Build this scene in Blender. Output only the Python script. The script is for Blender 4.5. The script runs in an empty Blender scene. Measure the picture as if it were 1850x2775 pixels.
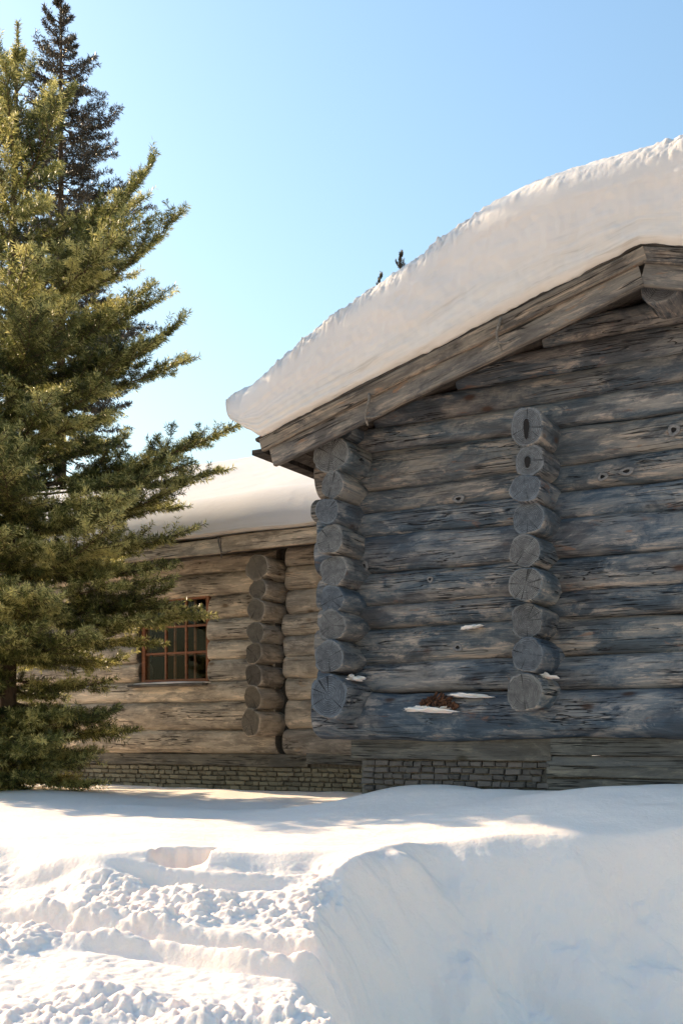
import bpy, bmesh, math, random
import numpy as np
from mathutils import Vector, Matrix

# ------------------------------------------------------------------ camera, world, sun, exposure
scene = bpy.context.scene
col = scene.collection
CAMZ = 1.6
F = 3000.0                      # focal length in photograph pixels (photo 1850 x 2775)
HOR = 2000.0                    # horizon row in the photograph
YAW = math.radians(30)          # camera turned left of the log walls' normal
cam_d = bpy.data.cameras.new('camera')
cam = bpy.data.objects.new('camera', cam_d); col.objects.link(cam)
cam_d.sensor_fit = 'HORIZONTAL'; cam_d.sensor_width = 36.0
cam_d.lens = F / 1850 * 36.0
cam_d.shift_y = (HOR - 1387.5) / 1850
cam_d.clip_start = 0.05; cam_d.clip_end = 3000
cam.location = (0, 0, CAMZ); cam.rotation_euler = (math.radians(90), 0, YAW)
scene.camera = cam

SUN_AZ = math.radians(176)      # angle of the sun from +X, counter clockwise
SUN_EL = math.radians(27)
world = bpy.data.worlds.new('World'); scene.world = world; world.use_nodes = True
wn = world.node_tree.nodes; wl = world.node_tree.links
sky = wn.new('ShaderNodeTexSky'); sky.sky_type = 'NISHITA'; sky.sun_disc = False
sky.sun_elevation = SUN_EL
sky.sun_rotation = math.atan2(math.cos(SUN_AZ), math.sin(SUN_AZ))
sky.altitude = 200; sky.air_density = 2.0; sky.dust_density = 2.0; sky.ozone_density = 5.0
bg = wn['Background']; bg.inputs['Strength'].default_value = 0.122
wl.new(sky.outputs[0], bg.inputs['Color'])

sun_d = bpy.data.lights.new('sun', 'SUN'); sun_d.energy = 4.4; sun_d.angle = math.radians(0.53)
sun_d.color = (1.0, 0.77, 0.50)
sun = bpy.data.objects.new('sun', sun_d); col.objects.link(sun)
S = Vector((math.cos(SUN_AZ) * math.cos(SUN_EL), math.sin(SUN_AZ) * math.cos(SUN_EL), math.sin(SUN_EL)))
sun.rotation_euler = S.to_track_quat('Z', 'Y').to_euler()
sun.location = (-20, 8, 12)
vs = scene.view_settings
vs.view_transform = 'Standard'; vs.look = 'None'; vs.exposure = 1.0; vs.gamma = 1.0
vs.use_curve_mapping = False

# ------------------------------------------------------------------ helpers
R_ = random.Random(7)
C30, S30 = math.cos(YAW), math.sin(YAW)
def rd2w(r, d):                  # right / depth of the view -> world x, y
    return r * C30 - d * S30, r * S30 + d * C30
def on_y(x, y, b):               # photograph pixel on the plane Y=b -> (X, Z)
    r = (x - 925) / F
    a = b * (C30 * r - S30) / (C30 + S30 * r)
    dep = -a * S30 + b * C30
    return a, CAMZ + (HOR - y) / F * dep

def tag(o, label=None, cat=None, group=None, kind=None):
    if label: o['label'] = label
    if cat: o['category'] = cat
    if group: o['group'] = group
    if kind: o['kind'] = kind
    return o
def link(name, mesh, mat=None, parent=None, loc=None):
    o = bpy.data.objects.new(name, mesh); col.objects.link(o)
    if mat is not None and mesh is not None and len(mesh.materials) == 0:
        mesh.materials.append(mat)
    if parent: o.parent = parent
    if loc is not None: o.location = loc
    return o
def empty(name, loc):
    o = bpy.data.objects.new(name, None); col.objects.link(o); o.location = loc
    o.empty_display_size = 0.3
    return o
def np_mesh(name, V, faces, smooth=True):
    """V (n,3); faces: (m,3) or (m,4) int array"""
    me = bpy.data.meshes.new(name)
    V = np.asarray(V, dtype=np.float32); faces = np.asarray(faces, dtype=np.int32)
    k = faces.shape[1]; m = len(faces)
    me.vertices.add(len(V)); me.vertices.foreach_set('co', V.ravel())
    me.loops.add(m * k); me.loops.foreach_set('vertex_index', faces.ravel())
    me.polygons.add(m)
    me.polygons.foreach_set('loop_start', np.arange(0, m * k, k, dtype=np.int32))
    me.polygons.foreach_set('loop_total', np.full(m, k, dtype=np.int32))
    me.polygons.foreach_set('use_smooth', np.full(m, smooth, dtype=bool))
    me.update(calc_edges=True)
    return me
def py_mesh(name, V, Fs, smooth=False):
    me = bpy.data.meshes.new(name); me.from_pydata([tuple(v) for v in V], [], Fs)
    if smooth:
        me.polygons.foreach_set('use_smooth', np.ones(len(me.polygons), dtype=bool))
    me.update(); return me

# gradient noise
_rng = np.random.RandomState(11)
_perm = _rng.permutation(512); _perm = np.concatenate([_perm, _perm])
_ga = _rng.rand(512) * 2 * np.pi; _gx, _gy = np.cos(_ga), np.sin(_ga)
def perlin(x, y, seed=0):
    x = np.asarray(x, float) + seed * 17.31; y = np.asarray(y, float) + seed * 9.77
    xi = np.floor(x).astype(int); yi = np.floor(y).astype(int)
    xf = x - xi; yf = y - yi
    u = xf**3 * (xf * (xf * 6 - 15) + 10); v = yf**3 * (yf * (yf * 6 - 15) + 10)
    def g(ix, iy, dx, dy):
        h = _perm[(_perm[ix & 511] + iy) & 511]
        return _gx[h] * dx + _gy[h] * dy
    a = g(xi, yi, xf, yf); b = g(xi + 1, yi, xf - 1, yf)
    c = g(xi, yi + 1, xf, yf - 1); d = g(xi + 1, yi + 1, xf - 1, yf - 1)
    return (a + (b - a) * u + ((c + (d - c) * u) - (a + (b - a) * u)) * v) * 1.5
def sstep(a, b, x):
    t = np.clip((x - a) / (b - a), 0, 1); return t * t * (3 - 2 * t)

# ------------------------------------------------------------------ materials
class NB:
    def __init__(s, name):
        s.m = bpy.data.materials.new(name); s.m.use_nodes = True
        s.n = s.m.node_tree.nodes; s.l = s.m.node_tree.links
        s.p = s.n['Principled BSDF']; s.out = s.n['Material Output']
    def new(s, t, **kw):
        n = s.n.new(t)
        for k, v in kw.items(): setattr(n, k, v)
        return n
    def link(s, a, b): s.l.new(a, b)
    def coords(s, scale=(1, 1, 1), rand=True, kind='Object', offset=0.0):
        tc = s.new('ShaderNodeTexCoord'); mp = s.new('ShaderNodeMapping')
        mp.inputs['Scale'].default_value = scale
        s.link(tc.outputs[kind], mp.inputs['Vector'])
        if rand:
            oi = s.new('ShaderNodeObjectInfo'); mu = s.new('ShaderNodeMath', operation='MULTIPLY_ADD')
            mu.inputs[1].default_value = 57.0; mu.inputs[2].default_value = offset
            s.link(oi.outputs['Random'], mu.inputs[0])
            s.link(mu.outputs[0], mp.inputs['Location'])
        return mp.outputs['Vector']
    def noise(s, vec, scale, detail=4, rough=0.55, dist=0.0):
        n = s.new('ShaderNodeTexNoise'); n.inputs['Scale'].default_value = scale
        n.inputs['Detail'].default_value = detail; n.inputs['Roughness'].default_value = rough
        n.inputs['Distortion'].default_value = dist
        if vec is not None: s.link(vec, n.inputs['Vector'])
        return n.outputs['Fac']
    def ramp(s, fac, stops, interp='LINEAR'):
        r = s.new('ShaderNodeValToRGB'); e = r.color_ramp.elements; r.color_ramp.interpolation = interp
        while len(e) < len(stops): e.new(0.5)
        for i, (p, c) in enumerate(stops):
            e[i].position = p; e[i].color = (c[0], c[1], c[2], 1) if len(c) == 3 else c
        s.link(fac, r.inputs['Fac']); return r.outputs['Color']
    def mix(s, fac, a, b, mode='MIX'):
        m = s.new('ShaderNodeMix', data_type='RGBA', blend_type=mode)
        def put(sock, v):
            if isinstance(v, (int, float)): sock.default_value = v
            elif isinstance(v, tuple): sock.default_value = (*v, 1) if len(v) == 3 else v
            else: s.link(v, sock)
        put(m.inputs[0], fac); put(m.inputs[6], a); put(m.inputs[7], b)
        return m.outputs[2]
    def bump(s, h, strength=0.3, dist=0.01, normal=None):
        b = s.new('ShaderNodeBump'); b.inputs['Strength'].default_value = strength
        b.inputs['Distance'].default_value = dist; s.link(h, b.inputs['Height'])
        if normal is not None: s.link(normal, b.inputs['Normal'])
        return b.outputs['Normal']
    def fin(s, color=None, rough=0.8, normal=None, spec=0.3):
        if color is not None:
            if isinstance(color, tuple): s.p.inputs['Base Color'].default_value = (*color, 1)
            else: s.link(color, s.p.inputs['Base Color'])
        s.p.inputs['Roughness'].default_value = rough
        s.p.inputs['Specular IOR Level'].default_value = spec
        if normal is not None: s.link(normal, s.p.inputs['Normal'])
        return s.m

def mat_log(name, dark, mid, light, tan, tanamt=0.5, cool=None):
    b = NB(name)
    grain = b.noise(b.coords((2.6, 34, 34)), 1.0, 9, 0.72, 0.5)
    fine = b.noise(b.coords((14, 150, 150)), 1.0, 4, 0.75)
    big = b.noise(b.coords((2.2, 6, 6), offset=13), 1.0, 7, 0.72, 0.5)
    streak = b.noise(b.coords((0.9, 3.5, 3.5), offset=44), 1.0, 6, 0.65, 0.6)
    blot = b.noise(b.coords((3.0, 10, 10), offset=31), 1.0, 6, 0.72, 0.8)
    cl = cool or mid
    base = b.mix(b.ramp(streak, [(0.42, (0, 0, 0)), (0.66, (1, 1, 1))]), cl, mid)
    c = b.mix(b.ramp(grain, [(0.30, (1, 1, 1)), (0.47, (0, 0, 0))]), base, dark)
    c = b.mix(b.ramp(grain, [(0.56, (0, 0, 0)), (0.74, (0.85, 0.85, 0.85))]), c, light)
    c = b.mix(b.ramp(big, [(0.46, (0, 0, 0)), (0.62, (0.95, 0.95, 0.95))]), c, b.mix(0.6, c, light))
    c = b.mix(b.ramp(big, [(0.36, (0.9, 0.9, 0.9)), (0.48, (0, 0, 0))]), c, b.mix(0.5, c, dark))
    # worn streaks where the silver surface has flaked off
    fl = b.noise(b.coords((2.2, 20, 20), offset=91), 1.0, 6, 0.75, 0.4)
    flm = b.mix(1.0, b.ramp(fl, [(0.53, (0, 0, 0)), (0.58, (1, 1, 1))]), b.ramp(big, [(0.46, (0, 0, 0)), (0.56, (0.9, 0.9, 0.9))]), 'MULTIPLY')
    c = b.mix(flm, c, b.mix(0.25, tuple(min(1, v * 1.25) for v in light), tan))
    t = b.new('ShaderNodeMath', operation='MULTIPLY'); t.inputs[1].default_value = tanamt
    tr = b.ramp(blot, [(0.61, (0, 0, 0)), (0.70, (1, 1, 1))]); b.link(tr, t.inputs[0])
    c = b.mix(t.outputs[0], c, tan)
    # long drying cracks
    wv = b.noise(b.coords((0.8, 26, 26), offset=5), 1.0, 3, 0.55, 0.5)
    crack = b.ramp(wv, [(0.482, (0, 0, 0)), (0.496, (1, 1, 1)), (0.504, (1, 1, 1)), (0.518, (0, 0, 0))])
    cm = b.noise(b.coords((1.5, 3, 3), offset=77), 1.0, 2)
    ck = b.mix(1.0, crack, b.ramp(cm, [(0.46, (0, 0, 0)), (0.56, (1, 1, 1))]), 'MULTIPLY')
    c = b.mix(ck, c, tuple(v * 0.3 for v in dark))
    # knots
    vo = b.new('ShaderNodeTexVoronoi'); vo.inputs['Scale'].default_value = 1.0
    b.link(b.coords((1.9, 4.0, 4.0), offset=3), vo.inputs['Vector'])
    kn = b.ramp(vo.outputs['Distance'], [(0.0, (1, 1, 1)), (0.06, (0.85, 0.85, 0.85)), (0.12, (0.15, 0.15, 0.15)), (0.2, (0, 0, 0))])
    c = b.mix(kn, c, b.mix(0.75, tan, tuple(v * 0.5 for v in dark)))
    h = b.mix(0.35, grain, fine)
    h = b.mix(0.35, h, fl)
    h = b.mix(ck, h, (0, 0, 0))
    oi = b.new('ShaderNodeObjectInfo')
    c = b.mix(1.0, c, b.ramp(oi.outputs['Random'], [(0.0, (0.74, 0.75, 0.78)), (0.35, (1.08, 1.02, 0.95)), (0.65, (0.88, 0.93, 1.0)), (1.0, (1.22, 1.18, 1.12))]), 'MULTIPLY')
    n = b.bump(h, 1.0, 0.016)
    return b.fin(c, 0.85, n, 0.2)

def mat_end(name, base, dark):
    b = NB(name)
    tc = b.new('ShaderNodeTexCoord')
    sp = b.new('ShaderNodeSeparateXYZ'); b.link(tc.outputs['UV'], sp.inputs[0])
    d2 = b.new('ShaderNodeVectorMath', operation='LENGTH'); b.link(tc.outputs['UV'], d2.inputs[0])
    nz = b.noise(b.coords((1, 1, 1), kind='UV'), 3.0, 3)
    ad = b.new('ShaderNodeMath', operation='MULTIPLY_ADD'); b.link(nz, ad.inputs[0]); ad.inputs[1].default_value = 0.25
    b.link(d2.outputs['Value'], ad.inputs[2])
    mu = b.new('ShaderNodeMath', operation='MULTIPLY'); b.link(ad.outputs[0], mu.inputs[0]); mu.inputs[1].default_value = 75
    si = b.new('ShaderNodeMath', operation='SINE'); b.link(mu.outputs[0], si.inputs[0])
    rings = b.ramp(si.outputs[0], [(0.0, (0.45, 0.45, 0.45)), (1.0, (1.25, 1.25, 1.25))])
    at = b.new('ShaderNodeMath', operation='ARCTAN2'); b.link(sp.outputs[0], at.inputs[0]); b.link(sp.outputs[1], at.inputs[1])
    cb = b.new('ShaderNodeCombineXYZ'); b.link(at.outputs[0], cb.inputs[0])
    oi = b.new('ShaderNodeObjectInfo'); om = b.new('ShaderNodeMath', operation='MULTIPLY'); om.inputs[1].default_value = 40
    b.link(oi.outputs['Random'], om.inputs[0]); b.link(om.outputs[0], cb.inputs[1])
    rad = b.noise(cb.outputs[0], 5.0, 2)
    ck = b.ramp(rad, [(0.625, (0, 0, 0)), (0.655, (1, 1, 1))])
    blot = b.noise(b.coords((1, 1, 1), kind='UV'), 2.2, 5, 0.7)
    c = b.mix(b.ramp(blot, [(0.3, (0, 0, 0)), (0.7, (1, 1, 1))]), dark, base)
    c = b.mix(0.75, c, b.mix(1.0, c, rings, 'MULTIPLY'))
    c = b.mix(ck, c, tuple(v * 0.25 for v in dark))
    # paler weathered rim
    rim = b.ramp(d2.outputs['Value'], [(0.84, (0, 0, 0)), (0.95, (1, 1, 1))])
    c = b.mix(b.mix(0.30, (0, 0, 0), rim), c, tuple(min(1, v * 1.5) for v in base))
    c = b.mix(1.0, c, b.ramp(oi.outputs['Random'], [(0.0, (0.70, 0.72, 0.75)), (0.3, (1.15, 1.12, 1.05)), (0.6, (0.85, 0.95, 1.05)), (1.0, (1.3, 1.22, 1.1))]), 'MULTIPLY')
    n = b.bump(b.mix(ck, rings, (0, 0, 0)), 0.5, 0.008)
    return b.fin(c, 0.9, n, 0.15)

M = {}
M['log'] = mat_log('weathered_log', (0.026, 0.031, 0.038), (0.128, 0.118, 0.112), (0.33, 0.31, 0.275), (0.24, 0.12, 0.065), 0.6, (0.078, 0.106, 0.132))  # bluish streak tone carries the sky's blue light in the log colour
M['log_wing'] = mat_log('weathered_log_wing_lit', (0.12, 0.10, 0.08), (0.40, 0.34, 0.265), (0.62, 0.54, 0.43), (0.45, 0.28, 0.14), 0.5, (0.32, 0.285, 0.235))  # brighter copy for the wing: warm bounce light put into the colour
M['end'] = mat_end('log_end_grain', (0.17, 0.18, 0.19), (0.075, 0.078, 0.085))
M['board'] = mat_log('weathered_board', (0.045, 0.038, 0.033), (0.125, 0.105, 0.085), (0.24, 0.21, 0.17), (0.26, 0.13, 0.06), 0.7, (0.10, 0.092, 0.085))
M['board_dark'] = mat_log('dark_board', (0.02, 0.018, 0.017), (0.05, 0.043, 0.037), (0.10, 0.09, 0.08), (0.09, 0.06, 0.04), 0.4)
M['board_grey'] = mat_log('grey_plinth_board', (0.06, 0.056, 0.048), (0.14, 0.13, 0.105), (0.22, 0.205, 0.17), (0.18, 0.15, 0.09), 0.4, (0.12, 0.118, 0.11))
M['end_wing'] = mat_end('wing_log_end_grain', (0.22, 0.19, 0.15), (0.13, 0.11, 0.09))  # warmer copy, the wing's bounce light is tinted into these ends as well

b = NB('moss_caulking')
n_ = b.noise(b.coords((1, 1, 1), rand=False), 40, 4)
M['caulk'] = b.fin(b.ramp(n_, [(0.3, (0.03, 0.027, 0.022)), (0.7, (0.07, 0.06, 0.045))]), 0.95)

b = NB('snow')
v = b.coords((1, 1, 1), rand=False)
g1 = b.noise(v, 55, 3, 0.6); g2 = b.noise(v, 260, 2, 0.6); lo = b.noise(v, 1.3, 3)
c = b.ramp(lo, [(0.3, (0.91, 0.785, 0.70)), (0.7, (0.94, 0.815, 0.735))])
g3 = b.noise(v, 14, 5, 0.65)
nn = b.bump(b.mix(0.35, g1, g2), 0.45, 0.010)
nn = b.bump(g3, 0.35, 0.03, nn)
M['snow'] = b.fin(c, 0.75, nn, 0.25)
def snow_sss(b, scale):
    b.p.inputs['Subsurface Weight'].default_value = 0.85
    b.p.inputs['Subsurface Radius'].default_value = (1.0, 0.85, 0.7)
    b.p.inputs['Subsurface Scale'].default_value = scale
snow_sss(b, 0.014)

b = NB('roof_snow')
at_ = b.new('ShaderNodeAttribute', attribute_name='layer')
v = b.coords((1, 1, 1), rand=False)
wob = b.noise(b.coords((0.7, 1, 1), rand=False), 1.6, 3)
ad = b.new('ShaderNodeMath', operation='MULTIPLY_ADD'); ad.inputs[1].default_value = 0.22
b.link(wob, ad.inputs[0]); b.link(at_.outputs['Fac'], ad.inputs[2])
cmb = b.new('ShaderNodeCombineXYZ'); b.link(ad.outputs[0], cmb.inputs[2])
tcx = b.new('ShaderNodeTexCoord'); sx = b.new('ShaderNodeSeparateXYZ'); b.link(tcx.outputs['Object'], sx.inputs[0])
sm = b.new('ShaderNodeMath', operation='MULTIPLY'); sm.inputs[1].default_value = 0.12
b.link(sx.outputs[0], sm.inputs[0]); b.link(sm.outputs[0], cmb.inputs[0])
st = b.noise(cmb.outputs[0], 9.0, 4, 0.7)
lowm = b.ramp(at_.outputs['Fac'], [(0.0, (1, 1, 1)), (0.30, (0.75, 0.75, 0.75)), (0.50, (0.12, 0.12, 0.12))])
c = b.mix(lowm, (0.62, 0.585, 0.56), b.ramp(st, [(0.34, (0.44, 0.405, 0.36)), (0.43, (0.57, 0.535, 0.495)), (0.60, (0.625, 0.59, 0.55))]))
g1 = b.noise(v, 45, 3, 0.6); g2 = b.noise(v, 220, 2, 0.6)
nn = b.bump(b.mix(0.35, g1, g2), 0.35, 0.010)
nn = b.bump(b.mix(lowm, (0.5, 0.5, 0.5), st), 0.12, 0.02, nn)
M['roof_snow'] = b.fin(c, 0.75, nn, 0.25)
snow_sss(b, 0.014)

def mat_brick(name, a, c2, moss):
    b = NB(name)
    oi = b.new('ShaderNodeObjectInfo')
    base = b.ramp(oi.outputs['Random'], [(0.0, a), (0.35, c2), (0.7, tuple(x * 1.5 for x in a)), (1.0, tuple(x * 0.7 for x in a))])
    n1 = b.noise(b.coords((1, 1, 1)), 22, 5, 0.7)
    c = b.mix(b.ramp(n1, [(0.3, (0, 0, 0)), (0.75, (0.6, 0.6, 0.6))]), base, moss)
    return b.fin(c, 0.92, b.bump(n1, 0.6, 0.006), 0.15)
M['brick_front'] = mat_brick('dark_plinth_brick', (0.10, 0.085, 0.078), (0.05, 0.046, 0.046), (0.20, 0.18, 0.145))
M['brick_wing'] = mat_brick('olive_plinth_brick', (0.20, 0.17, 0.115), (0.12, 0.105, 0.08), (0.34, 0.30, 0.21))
b = NB('plinth_mortar'); n_ = b.noise(b.coords((1, 1, 1), rand=False), 30, 4)
M['mortar'] = b.fin(b.ramp(n_, [(0.3, (0.09, 0.082, 0.068)), (0.7, (0.22, 0.20, 0.16))]), 0.95, b.bump(n_, 0.5, 0.01), 0.1)

b = NB('window_paint'); n_ = b.noise(b.coords((3, 30, 30)), 1.0, 4)
M['frame'] = b.fin(b.ramp(n_, [(0.3, (0.15, 0.052, 0.022)), (0.7, (0.30, 0.115, 0.045))]), 0.5, b.bump(n_, 0.3, 0.003))
b = NB('window_glass'); b.fin((0.9, 0.95, 0.95), 0.015, None, 0.5)
b.p.inputs['Transmission Weight'].default_value = 1.0; b.p.inputs['IOR'].default_value = 1.2
nzg = b.noise(b.coords((1, 1, 1)), 3.0, 2); b.link(b.bump(nzg, 0.06, 0.02), b.p.inputs['Normal'])
M['glass'] = b.m
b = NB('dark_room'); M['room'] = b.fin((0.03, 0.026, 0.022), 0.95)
b = NB('iron'); n_ = b.noise(b.coords((1, 1, 1)), 60, 4)
M['hook'] = b.fin(b.ramp(n_, [(0.3, (0.07, 0.06, 0.05)), (0.7, (0.20, 0.175, 0.145))]), 0.7)
b = NB('bark'); n_ = b.noise(b.coords((12, 12, 3)), 2.0, 6, 0.7)
M['bark'] = b.fin(b.ramp(n_, [(0.3, (0.035, 0.026, 0.02)), (0.7, (0.15, 0.10, 0.065))]), 0.9, b.bump(n_, 0.8, 0.02), 0.15)

def mat_needle(name, c0, c1, c2, trans=0.35):
    b = NB(name)
    a = b.new('ShaderNodeAttribute', attribute_name='tint')
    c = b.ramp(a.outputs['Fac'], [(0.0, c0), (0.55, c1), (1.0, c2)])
    b.fin(c, 0.38, None, 0.5)
    tr = b.new('ShaderNodeBsdfTranslucent'); b.link(c, tr.inputs['Color'])
    mx = b.new('ShaderNodeMixShader'); mx.inputs[0].default_value = trans
    b.link(b.p.outputs[0], mx.inputs[1]); b.link(tr.outputs[0], mx.inputs[2]); b.link(mx.outputs[0], b.out.inputs[0])
    return b.m
M['needle'] = mat_needle('pine_needles', (0.018, 0.030, 0.010), (0.15, 0.165, 0.042), (0.68, 0.62, 0.25), 0.5)  # pale yellow end of the ramp paints sunlit tips, dark end the shaded interior
M['needle_dark'] = mat_needle('spruce_needles', (0.022, 0.022, 0.014), (0.045, 0.042, 0.026), (0.10, 0.075, 0.045), 0.2)
b = NB('bark_debris'); n_ = b.noise(b.coords((1, 1, 1)), 45, 5)
M['debris'] = b.fin(b.ramp(n_, [(0.3, (0.02, 0.013, 0.010)), (0.7, (0.16, 0.07, 0.035))]), 0.9, b.bump(n_, 0.8, 0.01))
b = NB('knot_wood'); n_ = b.noise(b.coords((1, 1, 1)), 60, 4)
M['knot'] = b.fin(b.ramp(n_, [(0.3, (0.10, 0.10, 0.10)), (0.7, (0.22, 0.215, 0.21))]), 0.85)
b = NB('knot_hole'); M['hole'] = b.fin((0.012, 0.011, 0.011), 0.95)
b = NB('moss'); n_ = b.noise(b.coords((1, 1, 1)), 30, 5)
M['moss'] = b.fin(b.ramp(n_, [(0.3, (0.10, 0.06, 0.025)), (0.7, (0.24, 0.19, 0.06))]), 0.95, b.bump(n_, 0.8, 0.02))

# ------------------------------------------------------------------ snow ground
def lines(lo, hi, step, reach, growth):
    mid = np.arange(lo, hi + 1e-6, step)
    def out(n0):
        xs = []; s = step; x = 0.0
        while x < reach:
            s *= growth; x += s; xs.append(x)
        return np.array(xs)
    o = out(0)
    return np.concatenate([(lo - o)[::-1], mid, hi + o])
def snow_height(r, d):
    ramp = lambda a, b, x: sstep(a, b, x)
    # yard in front of the walls
    yard = 1.0 + 0.30 * np.exp(-((r - 2.1) / 1.25)**2 - ((d - 7.5) / 0.95)**2)
    yard = yard + 0.07 * np.exp(-((r + 3.6) / 1.6)**2 - ((d - 10.8) / 1.8)**2)
    yard = yard + 0.20 * np.exp(-((r - 0.75) / 0.85)**2 - ((d - 8.75) / 0.75)**2)
    yard = yard + 0.035 * perlin(r * 0.55, d * 0.9, 1) + 0.018 * perlin(r * 1.6 + d * 0.5, d * 2.2, 2)
    yard = yard + 0.030 * ramp(7.2, 9.0, d) * perlin(r * 0.7, d * 2.4, 21)
    yard = yard + 0.008 * perlin(r * 3.0 + d * 2, d * 7.0, 3)          # wind ripples
    x_img = 925 + F * r / np.maximum(d, 1.0)
    # right hand bank: steep, smooth, scooped
    rr = np.clip(r, -0.6, 3.0)
    edge_r = 5.75 + 0.70 * sstep(-0.1, 0.65, rr) + 0.10 * sstep(0.95, 2.2, rr) + 0.10 * perlin(rr * 2.2, rr * 0 + 0.3, 4)
    drop = np.maximum(edge_r - d, 0)
    face_r = 1.0 - 0.10 * sstep(0.0, 0.5, drop) * np.clip(r - 0.2, 0, 2) - 1.15 * (np.sqrt(drop**2 + 0.07**2) - 0.07)
    wx = r + 0.25 * perlin(r * 0.9, d * 0.9, 25); wy = d + 0.22 * perlin(r * 0.9 + 4, d * 0.9, 26)
    sc = 0.13 * perlin(wx * 1.2 + 0.6 * wy, wy * 1.5 - wx * 0.4, 5)
    p1 = perlin(wx * 1.1 - wy * 0.9, wy * 1.7 + wx * 0.7, 7)
    terr = 0.07 * sstep(-0.16, 0.16, p1)
    p2 = perlin(wx * 2.2 + wy * 0.6 + 7, wy * 2.4 - wx * 0.5, 27)
    ridg = terr - 0.04 + 0.085 * p2 + 0.05 * (0.25 - np.abs(perlin(wx * 1.0 + wy * 0.5, wy * 1.3, 24)))
    # two low ledges pressed into the face
    for (r0, r1, d0, cur, dep) in ((0.0, 0.30, 5.40, 0.10, .07), (0.25, 0.75, 5.45, 0.35, .08), (1.05, 1.75, 5.70, -0.25, .09)):
        tt = (r - r0) / (r1 - r0); cd = d0 + cur * (tt - 0.5) + 0.12 * (tt - .5)**2
        ridg = ridg + dep * sstep(-0.035, 0.035, d - cd) * (1 - sstep(0.05, 0.35, d - cd)) * sstep(-.15, .2, tt) * (1 - sstep(.8, 1.15, tt))
    fine = 0.030 * perlin(r * 4.5, d * 5, 8) + 0.014 * perlin(r * 11 + d * 3, d * 12, 39) + 0.008 * perlin(r * 24, d * 26, 18) + 0.022 * np.abs(perlin(r * 12, d * 14, 30)) * sstep(0.0, 0.3, perlin(r * 1.5, d * 1.5, 31))
    face_r = face_r + (sc + ridg + fine) * sstep(0.0, 0.30, drop)
    face_r = np.maximum(face_r, 0.05 + 0.05 * perlin(r * 1.2, d * 1.2, 9))
    # left hand bank: ledge, then rough shovelled snow falling gently
    edge_l = 5.95 + 0.16 * perlin(r * 1.4, r * 0 + 3.3, 10) + 0.035 * perlin(r * 4, d * 1.5 + 1.3, 11) + 0.10 * np.sin(r * 1.9 + 0.8)
    dl = np.maximum(edge_l - d, 0)
    face_l = 1.0 - 0.10 * sstep(0.0, 0.36, dl) - 0.17 * np.maximum(dl - 0.06, 0)
    b1 = np.abs(perlin(r * 3.0, d * 3.4, 12)); b2 = np.abs(perlin(r * 7.0 + d, d * 8.0, 13)); b3 = np.abs(perlin(r * 15, d * 17 - r * 3, 14))
    b4 = perlin(r * 34, d * 36, 15)
    amp = 0.30 + 1.0 * sstep(-0.25, 0.35, perlin(r * 1.3 + d * 0.5, d * 1.6, 16))
    b5 = np.abs(perlin(r * 27 + d * 5, d * 25, 29))
    rough = amp * (0.046 * b1 + 0.030 * b2 + 0.026 * b3 + 0.019 * b5 + 0.006 * b4) - 0.02
    # furrows left by a shovel or skis
    def furrow(r0, d0, r1, d1, dep, w):
        t = np.clip((r - r0) / (r1 - r0), -0.3, 1.15)
        cd = d0 + (d1 - d0) * t + 0.03 * np.sin(t * 7)
        q = (d - cd) / w
        inside = sstep(-0.25, 0.0, (r - r0) / (r1 - r0)) * (1 - sstep(0.9, 1.1, (r - r0) / (r1 - r0)))
        return inside, np.exp(-q * q) * dep, np.exp(-((q - 1.9) / 0.9)**2) * dep * 0.8, np.exp(-(q / 1.2)**2)
    for args in ((-1.75, 5.10, -0.02, 4.62, 0.055, 0.055), (-1.0, 4.72, -0.05, 4.40, 0.05, 0.05), (-1.5, 5.62, -0.3, 5.55, 0.04, 0.05)):
        ins, tr_, lip, sm_ = furrow(*args)
        rough = rough * (1 - 0.8 * ins * sm_) - ins * tr_ + ins * lip
    face_l = face_l + rough * sstep(0.06, 0.30, dl)
    face_l = face_l + 0.012 * perlin(r * 3 + d, d * 2, 17) * sstep(-0.5, 0.1, edge_l - d)
    # scooped hollow in the upper drift
    hx = (r + 0.845) / 0.155; hd = (6.16 + 0.03 * np.cos(r * 9) + 0.025 * perlin(r * 14, d * 3, 40) - d)
    hol = 0.15 * np.clip(1 - hx**2, 0, 1)**0.5 * sstep(0.0, 0.035, hd) * (1 - sstep(0.20, 0.55, hd))
    face_l = face_l - hol
    # blend along the broken edge between both
    bl = -0.10 + 0.03 * (5.7 - d) + 0.09 * (perlin(d * 2.3, d * 0 + 5, 19)) + 0.035 * perlin(d * 9, r * 6, 20)
    wgt = sstep(-0.10, 0.30, r - bl)
    face = face_l * (1 - wgt) + face_r * wgt
    edge = edge_l * (1 - wgt) + edge_r * wgt
    z = np.where(d < edge, face, face) + (yard - 1.0)
    # small lip along the right crest
    z = z + wgt * 0.014 * np.exp(-((d - edge_r - 0.02) / 0.10)**2) * (0.4 + perlin(r * 2.3, d * 2, 22))
    # trodden road where the photographer stands
    z = np.where(d < 3.6, np.minimum(z, 0.06 + 0.30 * sstep(2.2, 3.6, d) + 0 * z), z)
    far = sstep(25, 60, np.hypot(r, d))
    return z * (1 - far) + 0.7 * far
rl = lines(-1.95, 2.25, 0.0105, 700, 1.13)
dl_ = lines(4.05, 6.9, 0.0105, 700, 1.10)
RR, DD = np.meshgrid(rl, dl_)
ZZ = snow_height(RR, DD)
XX, YY = rd2w(RR, DD)
nr, nd = len(rl), len(dl_)
idx = np.arange(nr * nd).reshape(nd, nr)
Q = np.stack([idx[:-1, :-1], idx[:-1, 1:], idx[1:, 1:], idx[1:, :-1]], -1).reshape(-1, 4)
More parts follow.
